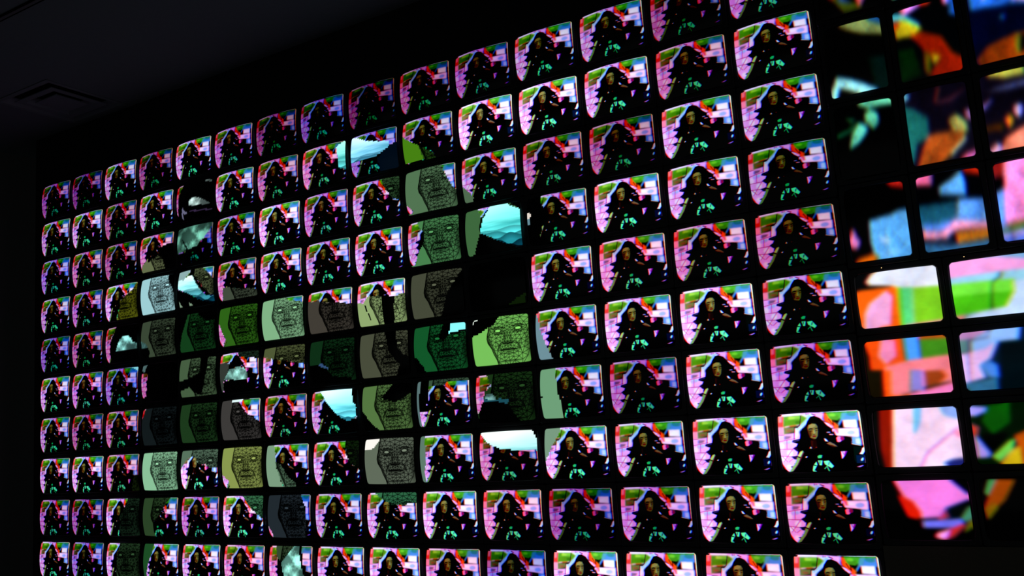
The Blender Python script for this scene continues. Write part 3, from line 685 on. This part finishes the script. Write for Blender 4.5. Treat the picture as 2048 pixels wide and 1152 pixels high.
def paint_performer():
    U, V = grid(NX * 2, NY * 2)
    img = np.zeros((NY * 2, NX * 2, 3))
    for i, (rgb, poly) in enumerate(PERFORMER):
        if i == PERFORMER_SOFT:                                   # the backdrop is out of focus, the sitter is not
            img = blur(img, 5.0) ** 0.86
            img *= (0.86 + 0.3 * clouds(NX * 2, NY * 2, 21))[..., None]
        img[inside(poly, U, V)] = rgb
    img = blur(img, 1.9)
    # colour fringes of the tube: red creeps out on the one edge, blue on the other
    sh = np.zeros_like(img)
    d = 5
    sh[:, :-d, 0] = img[:, d:, 0]; sh[:, :, 1] = img[:, :, 1]; sh[:, d:, 2] = img[:, :-d, 2]
    img = np.maximum(img * 0.8, sh)
    return img.reshape(NY, 2, NX, 2, 3).mean((1, 3))


def paint_face():
    """a plain bald wire-frame mask over a pale ground, drawn with dark lines"""
    U, V = grid(NX * 2, NY * 2)
    head = [(34, -5), (32, 18), (31, 30), (29.5, 36), (28.5, 45), (30, 54), (33, 60), (36, 66), (39, 78), (43, 90), (45, 105), (110, 105), (110, -5)]
    skin = inside(head, U, V)
    val = np.where(skin, 0.8, 0.86)
    val = np.where(skin & (U < 42), val - 0.10 * (42 - U) / 12, val)

    def soft(cu, cv, su, sv, rot=0.0):
        c, s = math.cos(rot), math.sin(rot)
        du, dv = U - cu, (V - cv)
        return np.exp(-((du * c + dv * s) / su) ** 2 - ((-du * s + dv * c) / sv) ** 2)
    shade = (0.30 * soft(65, 57, 7.5, 3.2) + 0.22 * soft(60, 44, 2.2, 12) + 0.16 * soft(70.5, 44, 1.8, 12) + 0.20 * soft(49, 24.5, 9, 2.2) + 0.20 * soft(83, 22.5, 9, 2.2)
             + 0.16 * soft(49, 36, 9, 2.5) + 0.16 * soft(83, 34, 9, 2.5) + 0.30 * soft(65, 70, 12.5, 1.9) + 0.18 * soft(65, 77.5, 9, 2.0) + 0.22 * soft(49.5, 63, 1.8, 12, -0.3)
             + 0.22 * soft(83, 62, 1.8, 12, 0.3) + 0.28 * soft(36, 66, 4, 26, -0.28) + 0.22 * soft(98, 62, 5, 30) + 0.20 * soft(65, 94, 16, 2.5) + 0.18 * soft(42, 96, 4, 14) + 0.12 * soft(33, 20, 3, 30))
    val = np.where(skin, val - 1.25 * shade, val)
    lines = np.zeros_like(val)

    def seg(a, b, w=0.37, k=0.74):
        x0, y0 = a; x1, y1 = b
        m = 1.5
        i0 = max(0, int((min(y0, y1) - m) / 100 * NY * 2)); i1 = min(NY * 2, int((max(y0, y1) + m) / 100 * NY * 2) + 1)
        j0 = max(0, int((min(x0, x1) - m) / 100 * NX * 2)); j1 = min(NX * 2, int((max(x0, x1) + m) / 100 * NX * 2) + 1)
        if i1 <= i0 or j1 <= j0:
            return
        u = U[i0:i1, j0:j1]; v = V[i0:i1, j0:j1] * 0.75
        ax, ay, bx, by = x0, y0 * 0.75, x1, y1 * 0.75
        dx, dy = bx - ax, by - ay
        t = np.clip(((u - ax) * dx + (v - ay) * dy) / (dx * dx + dy * dy + 1e-9), 0, 1)
        d = np.hypot(u - ax - t * dx, v - ay - t * dy)
        lines[i0:i1, j0:j1] = np.maximum(lines[i0:i1, j0:j1], k * np.clip(1.3 - d / w, 0, 1))

    def mirror(ps):
        return [(131.5 - u, v - 1.5) for u, v in ps]

    def ring(cx, cy, rx, ry, n, tilt=0.0):
        return [(cx + rx * math.cos(2 * math.pi * k / n), cy + ry * math.sin(2 * math.pi * k / n) + tilt * math.cos(2 * math.pi * k / n)) for k in range(n)]
    eyes = ((49, 30.5), (83, 28.5))
    side = [(36, 31), (40, 34), (44, 38), (50, 39.5), (56, 37.5), (59, 33), (33, 38), (38, 43), (46, 45), (53, 44), (36, 51), (44, 53), (52, 52),
            (38, 59), (44, 62), (52, 61), (47, 71), (51, 78), (40, 70), (44, 82), (50, 88), (45, 95)]
    pts = [(36, -3), (45, -3), (54, -3), (65, -4), (76, -3), (87, -3), (99, -3), (34, 8), (44, 6), (55, 8), (65, 5), (75, 8), (86, 6), (100, 8),
           (33, 17), (40, 17), (48, 15), (57, 17), (65, 14), (73, 17), (83, 14), (92, 16), (102, 18), (33, 25), (37, 24), (43, 22.5), (50, 22), (57, 24), (61, 25.5), (65, 22),
           (69, 25), (74, 23), (82, 20.5), (90, 22), (97, 24), (61, 20), (69, 19.5),
           (62, 31), (65, 30), (68, 31), (61, 37), (65, 36), (69, 37), (60, 43), (63, 42), (65, 42), (67, 42), (70, 43), (57, 49), (61, 48), (65, 47.5), (69, 48),
           (73, 49), (56, 55), (58, 57), (60, 53), (62, 57), (65, 54), (65, 59), (68, 57), (70, 53), (72, 57), (74, 55),
           (55, 64), (60, 63), (65, 63.5), (70, 63), (75, 64), (57, 79), (65, 80), (73, 79), (57, 86), (57, 93), (65, 86), (65, 93), (73, 86), (74, 93), (47, 104), (56, 104), (65, 104), (75, 104), (85, 104), (101, 40), (101, 50), (101, 62), (99, 74), (96, 86), (30, 40), (31, 55)]
    pts += side + mirror(side)
    lips = [(52.5, 71), (57, 69), (61, 68), (65, 68.8), (69, 68), (73, 69), (78, 71), (73, 73.3), (65, 74.3), (57, 73.3)]
    pts += lips
    for (ex, ey), t in zip(eyes, (0.6, -0.6)):
        pts += ring(ex, ey, 6.4, 4.2, 10, t)
    net = geometry.delaunay_2d_cdt([Vector(q) for q in pts], [], [], 0, 1e-4)
    nv = [tuple(q) for q in net[0]]
    for a, b in net[1]:
        p, q = nv[a], nv[b]
        mu, mv = (p[0] + q[0]) / 2, (p[1] + q[1]) / 2
        if any(((mu - ex) / 6.2) ** 2 + ((mv - ey) / 4.0) ** 2 < 0.9 for ex, ey in eyes):
            continue
        if ((mu - 65.3) / 12) ** 2 + ((mv - 71) / 2.9) ** 2 < 0.8:
            continue
        if math.hypot(p[0] - q[0], p[1] - q[1]) > 26:
            continue
        seg(p, q)

    def path(ps, **kw):
        for p, q in zip(ps, ps[1:]):
            seg(p, q, **kw)
    path([(52.5, 71), (60, 70.7), (65, 71.4), (70, 70.7), (78, 71)], w=0.9, k=0.95)
    path(lips + lips[:1], w=0.45)
    path([(55, 54), (50, 61), (47, 69), (46, 76)], w=0.55, k=0.85); path([(76, 53), (82, 60), (85, 68), (86, 75)], w=0.55, k=0.85)     # smile folds
    path([(56, 56), (58, 58.5), (62, 57.5), (65, 60), (68, 57.5), (72, 58), (74.5, 55.5)], w=0.6, k=0.9)
    path(head[:11], w=0.6, k=0.85)
    path(ring(30.8, 46, 1.9, 8, 10), w=0.45)
    for ex, ey in eyes:
        path([(ex - 8.5, ey - 4), (ex - 3, ey - 8), (ex + 4, ey - 8), (ex + 9, ey - 5)], w=0.6, k=0.85)
        path([(ex - 7, ey + 5), (ex, ey + 7.5), (ex + 7, ey + 5)], w=0.5, k=0.8)
    lines *= skin | (lines > 0.7)
    for ex, ey in eyes:
        m = ((U - ex) / 5.2) ** 2 + ((V - ey + (U - ex) * (0.06 if ex > 65 else -0.06)) / 3.0) ** 2
        val = np.where(m < 1, 1.0, val); lines = np.where(m < 0.85, 0, lines)
        lines = np.where((m > 0.85) & (m < 1.35), 0.9, lines)
    val = val * (1 - lines)
    val = blur(val, 0.9)
    img = np.repeat(val[:, :, None], 3, 2)
    return img.reshape(NY, 2, NX, 2, 3).mean((1, 3))


def paint_hills():
    U, V = grid(NX, NY)
    t = V / 100
    top = np.array((0.93, 1.0, 0.97)); mid = np.array((0.52, 0.86, 0.88)); low = np.array((0.12, 0.55, 0.6))
    a = np.clip(t / 0.45, 0, 1)[..., None]
    img = top * (1 - a) + mid * a
    glare = np.exp(-((U - 35) / 40) ** 2 - ((V - 12) / 30) ** 2)[..., None]
    img = img + 0.18 * glare
    streak = clouds(NX, NY, 3, ((2, 14), (4, 28), (8, 56)))[..., None] - 0.5
    img = img + streak * 0.55 * np.exp(-((V - 42) / 14) ** 2)[..., None]
    for k, (v0, amp, c) in enumerate(((52, 5, (0.4, .7, .73)), (60, 7, (.27, .55, .59)), (68, 8, (.16, .4, .45)), (80, 9, (.04, .2, .26)), (90, 6, (.01, .06, .08)))):
        u = np.arange(NX) / NX
        ridge = v0 + amp * (np.sin(u * (5 + 2 * k) + k * 1.7) * .5 + np.sin(u * (13 + 3 * k) + k) * .25) + 5 * (u - .5)
        m = V > ridge[None, :]
        fog = np.clip((V - ridge[None, :]) / 14, 0, 1)[..., None]
        img = np.where(m[..., None], np.array(c) * (0.85 + 0.5 * fog), img)
    return np.clip(blur(img, 0.8), 0, 1.3)


def paint_clouds():
    n = clouds(NX, NY, 11)
    n = np.clip((n - 0.36) / 0.28, 0, 1)
    glare = np.exp(-((grid(NX, NY)[0] - 50) / 25) ** 2 - ((grid(NX, NY)[1] - 40) / 30) ** 2)
    v = 0.28 + 0.5 * n + 0.35 * glare * (0.5 + n)
    return np.stack([v * 0.86, v, v * 0.97], 2)


TINT = {'n': (.97, 1, 1.06), 'r': (1.0, .89, .95), 'b': (.84, .88, 1.08), 'p': (.95, .86, 1.02), 'g': (.86, 1.0, .86)}


def contrast(level, tint):
    return [(0.82 + 0.05 * level) * t for t in TINT[tint]], max(0.0, 0.36 - 0.036 * level)


IMG_P, IMG_F, IMG_K, IMG_C = paint_performer(), paint_face(), paint_hills(), paint_clouds()
BLOCK_U, BLOCK_V = [a for a in grid(40, 30)]


def layer_image(lay):
    k = lay[0]
    if k == 'P':
        g, off = contrast(lay[1], lay[2])
        return np.clip(IMG_P * np.array(g) - off, 0, 2)
    if k == 'X':
        return np.broadcast_to(np.array(lay[1], float), IMG_P.shape)
    src = {'F': IMG_F, 'K': IMG_K, 'C': IMG_C}[k]
    if k == 'F':     # a dim set loses its mid tones first
        return np.clip(src * 1.14, 0, 2) ** (1.15 + 1.5 * (1 - lay[1]) ** 1.5) * lay[1] * np.array(lay[2]) * np.array((0.92, 0.97, 0.92)) * (0.97 if lay[1] > 0.68 else 0.86)
    return src * lay[1] * np.array(lay[2])


def compose(layers):
    out = np.zeros_like(IMG_P)
    for lay, poly in layers:
        im = layer_image(lay)
        if poly is None:
            out = im.copy()
            continue
        fine = abs(max(p[0] for p in poly) - min(p[0] for p in poly)) < 7 or abs(max(p[1] for p in poly) - min(p[1] for p in poly)) < 7
        if fine:
            m = inside(poly, *grid(NX, NY))
        else:        # the mixer keys in coarse steps, so the seams are little stairs
            m = np.repeat(np.repeat(inside(poly, BLOCK_U, BLOCK_V), NY // 30, 0), NX // 40, 1)
        out[m] = im[m]
    return out


def compose_big(base, polys, soft, mottle):
    out = np.empty_like(IMG_P)
    out[:] = base
    U, V = grid(NX, NY)
    for rgb, poly in polys:
        out[inside(poly, U, V)] = rgb
    out = blur(out, soft)
    n = clouds(NX, NY, len(polys) * 13 + 5, ((3, 3), (7, 6), (15, 13), (30, 26)), 0.6)
    out = out * (1 - mottle * 0.5 + mottle * n)[..., None] + 0.0
    sh = out.copy()
    d = 6                                                         # colour fringes of the big tubes
    sh[:, :-d, 0] = out[:, d:, 0]; sh[:, d:, 2] = out[:, :-d, 2]
    return np.maximum(out * 0.75, sh)


# ------------------------------------------------------------------ television parts
def outline_scale(a, b, bow):
    """a, b in -1..1 -> bowed picture outline"""
    return a * (1 + bow * (1 - b * b)), b * (1 + bow * (1 - a * a))


def screen_mesh(name, w, h, nx, ny, picture, sag, bow=0.022, corner=0.055):
    a = np.linspace(-1, 1, nx + 1); b = np.linspace(1, -1, ny + 1)
    A, B = np.meshgrid(a, b)
    XA, ZB = outline_scale(A, B, bow)
    Y = -sag * (1 - 0.5 * (A * A + B * B))
    co = np.stack([XA * w / 2, Y, ZB * h / 2], -1).reshape(-1, 3)
    idx = np.arange((nx + 1) * (ny + 1)).reshape(ny + 1, nx + 1)
    quads = np.stack([idx[1:, :-1], idx[1:, 1:], idx[:-1, 1:], idx[:-1, :-1]], -1).reshape(-1, 4)
    me = bpy.data.meshes.new(name)
    me.vertices.add(len(co)); me.vertices.foreach_set('co', co.astype(np.float32).ravel())
    me.loops.add(quads.size); me.loops.foreach_set('vertex_index', quads.astype(np.int32).ravel())
    me.polygons.add(len(quads)); me.polygons.foreach_set('loop_start', np.arange(0, quads.size, 4, dtype=np.int32))
    me.polygons.foreach_set('use_smooth', np.ones(len(quads), bool))
    me.update(calc_edges=True)
    me.materials.append(MAT['tube'])
    # sample the picture at the vertices
    px = np.clip((A + 1) / 2 * NX - 0.5, 0, NX - 1.001); py = np.clip((1 - B) / 2 * NY - 0.5, 0, NY - 1.001)
    xi, yi = px.astype(int), py.astype(int)
    fx, fy = (px - xi)[..., None], (py - yi)[..., None]
    P = picture
    c = (P[yi, xi] * (1 - fx) + P[yi, xi + 1] * fx) * (1 - fy) + (P[yi + 1, xi] * (1 - fx) + P[yi + 1, xi + 1] * fx) * fy
    # rounded corners of the tube face
    r = corner * min(w, h) * 0.5 * 2
    dx = np.maximum(np.abs(A) * w / 2 - (w / 2 - r), 0); dz = np.maximum(np.abs(B) * h / 2 - (h / 2 - r), 0)
    lit = np.clip((r - np.hypot(dx, dz)) / (0.010 * h) , 0, 1)
    c = c * lit[..., None]
    at = me.attributes.new('picture', 'FLOAT_COLOR', 'POINT')
    at.data.foreach_set('color', np.concatenate([c.reshape(-1, 3), np.ones((c.shape[0] * c.shape[1], 1))], 1).astype(np.float32).ravel())
    return me


def bezel_mesh(name, W, H, w, h, front, back, bow=0.022):
    n = 136
    loops = []
    ang = [2 * math.pi * (i + 0.5) / n for i in range(n)]

    def sq(t, p):          # superellipse point, p large = squarer
        c, s = math.cos(t), math.sin(t)
        k = (abs(c) ** p + abs(s) ** p) ** (-1 / p)
        return c * k, s * k

    def loop(sx, sz, p, y, bw=0.0):
        out = []
        for t in ang:
            a, b = sq(t, p)
            if bw:
                a, b = outline_scale(a, b, bw)
            out.append((a * sx, y, b * sz))
        return out
    o = 0.004
    loops.append(loop(W / 2, H / 2, 60, back))
    loops.append(loop(W / 2, H / 2, 60, front + o))
    loops.append(loop(W / 2 - o, H / 2 - o, 50, front))
    loops.append(loop(w / 2 * 1.03, h / 2 * 1.03, 14, front, bow))
    loops.append(loop(w / 2 * 1.008, h / 2 * 1.008, 14, front + 0.004, bow))
    loops.append(loop(w / 2 * 1.008, h / 2 * 1.008, 14, 0.012, bow))
    v = [p for l in loops for p in l]
    f = []
    for k in range(len(loops) - 1):
        for i in range(n):
            j = (i + 1) % n
            f.append((k * n + i, (k + 1) * n + i, (k + 1) * n + j, k * n + j))
    return mesh_from(name, v, f, MAT['plastic'])


def cabinet_mesh(name, W, H, y0):
    secs = [(1, 1, y0), (1, 1, 0.15), (0.82, 0.84, 0.26), (0.62, 0.66, 0.33), (0.60, 0.62, 0.36)]
    v = []
    for sx, sz, y in secs:
        v += [(-W / 2 * sx, y, -H / 2 * sz), (W / 2 * sx, y, -H / 2 * sz), (W / 2 * sx, y, H / 2 * sz), (-W / 2 * sx, y, H / 2 * sz)]
    f = [(0, 3, 2, 1)]
    for k in range(len(secs) - 1):
        for i in range(4):
            j = (i + 1) % 4
            f.append((4 * k + i, 4 * k + j, 4 * k + 4 + j, 4 * k + 4 + i))
    e = 4 * (len(secs) - 1)
    f.append((e, e + 1, e + 2, e + 3))
    for i in range(6):                                           # cooling ribs on top of the rear
        x0 = -0.3 * W + i * 0.11 * W
        b = len(v)
        z = H * 0.435
        v += [(x0, 0.17, z), (x0 + 0.02 * W, 0.17, z), (x0 + 0.02 * W, 0.245, z * 0.93), (x0, 0.245, z * 0.93), (x0, 0.17, H * 0.47), (x0 + 0.02 * W, 0.17, H * 0.47), (x0 + 0.02 * W, 0.245, H * 0.43), (x0, 0.245, H * 0.43)]
        f += [(b, b + 1, b + 2, b + 3), (b + 4, b + 7, b + 6, b + 5), (b, b + 4, b + 5, b + 1), (b + 2, b + 6, b + 7, b + 3), (b + 1, b + 5, b + 6, b + 2), (b, b + 3, b + 7, b + 4)]
    return mesh_from(name, v, f, MAT['housing'])


def television(name, label, group, loc, cab, bez, scr, tone=(1, 1, 1, 0), cat='television'):
    root = link(name, None, None, loc)
    root.empty_display_size = 0.1
    root['label'] = label
    root['category'] = cat
    root['group'] = group
    link('cabinet', cab, root)
    link('bezel', bez, root)
    s = link('screen', scr, root)
    s.color = tone
    return root


ORD = ['zeroth', 'first', 'second', 'third', 'fourth', 'fifth', 'sixth', 'seventh', 'eighth', 'ninth', 'tenth', 'eleventh', 'twelfth', 'thirteenth', 'fourteenth', 'fifteenth']

# contrast and tint of the sets that show the plain programme: rows top to bottom, columns along the wall
TONES = '''
2p 1p 4n 2r 5n 4p 1r 2b 0r 2r 3p 4n 4n 2r 4p
4n 5n 3r 5n .. 5n 4r .. .. .. 8n 8n 6n 4r 5n
4b 4r 3r .. .. 4n 7n 5p .. .. .. 4r 3r 6n 5n
4n 4p .. .. .. .. 6n 5n 6n .. .. .. 7n 6n 4n
3b 3r .. .. .. .. .. .. .. .. .. 6n 6r 5r 4r
5n 5p .. .. .. .. .. .. .. .. .. .. 7n 8n 5n
4n 3r 4r .. .. .. 5r .. .. .. .. .. 4p 7n 5p
5n 6n .. .. .. .. .. .. .. .. .. .. 6n 7n 9n
4p 3p .. .. 5p .. .. 5n .. 7n 6r 3p 5p 7n 6r
5n 4b .. .. 6n 6r .. 6n 7n 6r 4b 8n 7n 7r 7n
'''.split()

PW, PH = 0.436, 0.335                  # pitch of the small sets
SW, SH = 0.384, 0.280                  # their picture area
cab_small = cabinet_mesh('cabinet', PW, PH, 0.012)
bez_small = bezel_mesh('bezel', PW, PH, SW, SH, -0.003, 0.03)
scr_plain = screen_mesh('screen', SW, SH, 168, 126, IMG_P, 0.034)


def small_label(c, r, what):
    return 'black television, %s row from top, %s column from upright monitors, %s' % (ORD[r + 1], ORD[15 - c], what)


def describe(layers):
    kinds = [l[0][0] for l in layers if not (l[0][0] == 'X' and sum(l[0][1]) < 0.4)]
    first = layers[0][0]
    if first[0] == 'F':
        r, g, b = first[2]
        hue = 'green' if g > 1.25 * max(r, b) else 'grey'
        if first[1] < 0.3:
            hue = 'dark ' + hue
        return hue + ' wireframe face' + (', figure' if 'P' in kinds else '')
    if first[0] == 'X':
        return 'mostly black with clouds' if 'C' in kinds else ('mostly black, pink strip' if 'P' in kinds else 'almost entirely black')
    if 'K' in kinds:
        return 'figure and misty hills'
    if 'C' in kinds:
        return 'figure and pale clouds'
    if 'F' in kinds:
        return 'figure and wireframe face'
    return 'figure with plain patch'


for r in range(10):
    for c in range(15):
        loc = (c * PW - SW / 2 + 0.001, 0, FLOOR_SHIFT - r * PH - SH / 2 + 0.004)
        if (c, r) in MASKED:
            lay = MASKED[c, r]
            n = 148 if c >= 8 else (108 if c >= 5 else 80)
            me = screen_mesh('screen', SW, SH, n, n * 3 // 4, compose(lay), 0.034)
            television('television', small_label(c, r, describe(lay)), 'small televisions in the video wall', loc, cab_small, bez_small, me)
        else:
            t = TONES[r * 15 + c]
            lv, ti = int(t[0]), t[1]
            g, off = contrast(lv, ti)
            what = ('brightly' if lv >= 7 else 'plainly' if lv >= 4 else 'dimly') + ' lit seated figure'
            television('television', small_label(c, r, what), 'small televisions in the video wall', loc, cab_small, bez_small, scr_plain, (*g, off))

# ------------------------------------------------------------------ larger monitors: four rows stood on end, wide ones below
UPRIGHT_WORDS = {
    'A0': 'dark with red and pink streaks', 'A1': 'dark with pale blue blot', 'A2': 'black with green leaf shape', 'A3': 'black with blue block and pink drop',
    'B0': 'black with teal corner', 'B1': 'yellow band and rust red smear', 'B2': 'teal, orange and khaki shapes', 'B3': 'blue with pink and orange stripe',
    'C1': 'blue above brown', 'C2': 'dark with pink orange corner', 'C3': 'pink over blue'}
WIDE_WORDS = {
    'A4': 'white cap over orange, pink and green', 'A5': 'orange and pink blocks, green corner', 'A6': 'pale pink with dark red edge', 'A7': 'pink wedge on black',
    'B4': 'pink, cyan and bright green bands', 'B5': 'pale blue beside black', 'B6': 'dark green, lilac and yellow', 'B7': 'black with small orange corner'}
UW, UH, LW, LH = 0.319, 0.412, 0.405, 0.323
cab_up, cab_wide = cabinet_mesh('cabinet', UW, UH, 0.012), cabinet_mesh('cabinet', LW, LH, 0.012)
bez_up = bezel_mesh('bezel', UW, UH, 0.264, 0.358, -0.003, 0.03)
bez_wide = bezel_mesh('bezel', LW, LH, 0.352, 0.262, -0.003, 0.03)
lamp_mesh = None
for key, (base, polys) in BIG_PICTURES.items():
    ci, r = 'ABC'.index(key[0]), int(key[1])
    up = r < 4
    if up:
        loc = (6.2925 + ci * UW, 0, FLOOR_SHIFT - 0.231 - r * UH)
        me = screen_mesh('screen', 0.264, 0.358, 84, 112, compose_big(base, polys, 9.0, 0.9), 0.03, 0.012, 0.06)
        lab = 'upright monitor, %s row from top, %s column from small televisions, %s' % (ORD[r + 1], ORD[ci + 1], ' '.join(UPRIGHT_WORDS[key].split()[:5]))
    else:
        loc = (6.338 + ci * LW, 0, FLOOR_SHIFT - 1.835 - (r - 4) * LH)
        me = screen_mesh('screen', 0.352, 0.262, 112, 84, compose_big(base, polys, 7.0, 0.3), 0.034, 0.012, 0.07)
        lab = 'wide monitor, %s row under upright ones, %s, %s' % (ORD[r - 3], ['beside small televisions', 'second from small televisions'][ci], WIDE_WORDS[key])
        lab = ' '.join(lab.split()[:16])
    t = television('monitor', lab, 'upright monitors beside the small televisions' if up else 'wide monitors above the brown plinth', loc,
                   cab_up if up else cab_wide, bez_up if up else bez_wide, me, cat='monitor')
    if key in ('A4', 'B4', 'A3', 'B3', 'C3'):
        if lamp_mesh is None:
            n = 12
            v = [(0, -0.003, 0)] + [(0.0022 * math.cos(2 * math.pi * i / n), -0.0015, 0.0022 * math.sin(2 * math.pi * i / n)) for i in range(n)] + [(0.0026 * math.cos(2 * math.pi * i / n), 0.004, 0.0026 * math.sin(2 * math.pi * i / n)) for i in range(n)]
            f = [(0, 1 + (i + 1) % n, 1 + i) for i in range(n)] + [(1 + i, 1 + (i + 1) % n, 1 + n + (i + 1) % n, 1 + n + i) for i in range(n)]
            lamp_mesh = mesh_from('power_lamp', v, f, MAT['led'])
        if not up:
            l = link('power_lamp', lamp_mesh, t, (-0.055 if ci == 0 else -0.11, -0.0025, LH / 2 - 0.012))
            l['label'] = 'tiny glowing amber lamp'

# ------------------------------------------------------------------ ceiling fittings
vent = link('ceiling_vent', None, None, (0.48, -0.39, CEIL))
vent['label'] = 'square louvred air vent set in the dim ceiling'
vent['category'] = 'vent'


def cone(name, lip_out, lip_in, top_in, z_top, mat):
    """flat lip seen from below that turns up and inwards as a sloping vane"""
    v = []
    for s, z in ((lip_out, -0.006), (lip_in, -0.006), (top_in, z_top), (top_in, z_top + 0.003), (lip_in, -0.003), (lip_out, 0.0)):
        v += [(-s, -s, z), (s, -s, z), (s, s, z), (-s, s, z)]
    f = []
    for k in range(6):
        n = (k + 1) % 6
        for q in range(4):
            t = (q + 1) % 4
            f.append((k * 4 + q, k * 4 + t, n * 4 + t, n * 4 + q))
    return mesh_from(name, v, f, mat)


link('frame', cone('frame', 0.345, 0.31, 0.245, 0.036, MAT['metal']), vent)
link('louvre', cone('louvre', 0.238, 0.188, 0.128, 0.034, MAT['metal']), vent)
link('centre_plate', boxes('centre_plate', [(-0.135, 0.135, -0.135, 0.135, -0.008, 0.0)], MAT['metal']), vent)
link('plenum', boxes('plenum', [(-0.33, 0.33, -0.33, 0.33, 0.085, 0.1), (-0.33, -0.32, -0.33, 0.33, 0.0, 0.085), (0.32, 0.33, -0.33, 0.33, 0.0, 0.085),
                                (-0.32, 0.32, -0.33, -0.32, 0.0, 0.085), (-0.32, 0.32, 0.32, 0.33, 0.0, 0.085)], MAT['void']), vent)

track = link('ceiling_track', None, None, (4.6, -1.46, CEIL))
track['label'] = 'thin dark lighting track running along the ceiling'
track['category'] = 'track'
link('rail', boxes('rail', [(-5.2, 5.2, -0.010, 0.010, -0.008, 0.002)], MAT['rail']), track)
for s in (-1, 1):
    link('side_channel', boxes('side_channel', [(-5.2, 5.2, s * 0.017 - 0.007, s * 0.017 + 0.007, -0.005, 0.002)], MAT['void']), track)
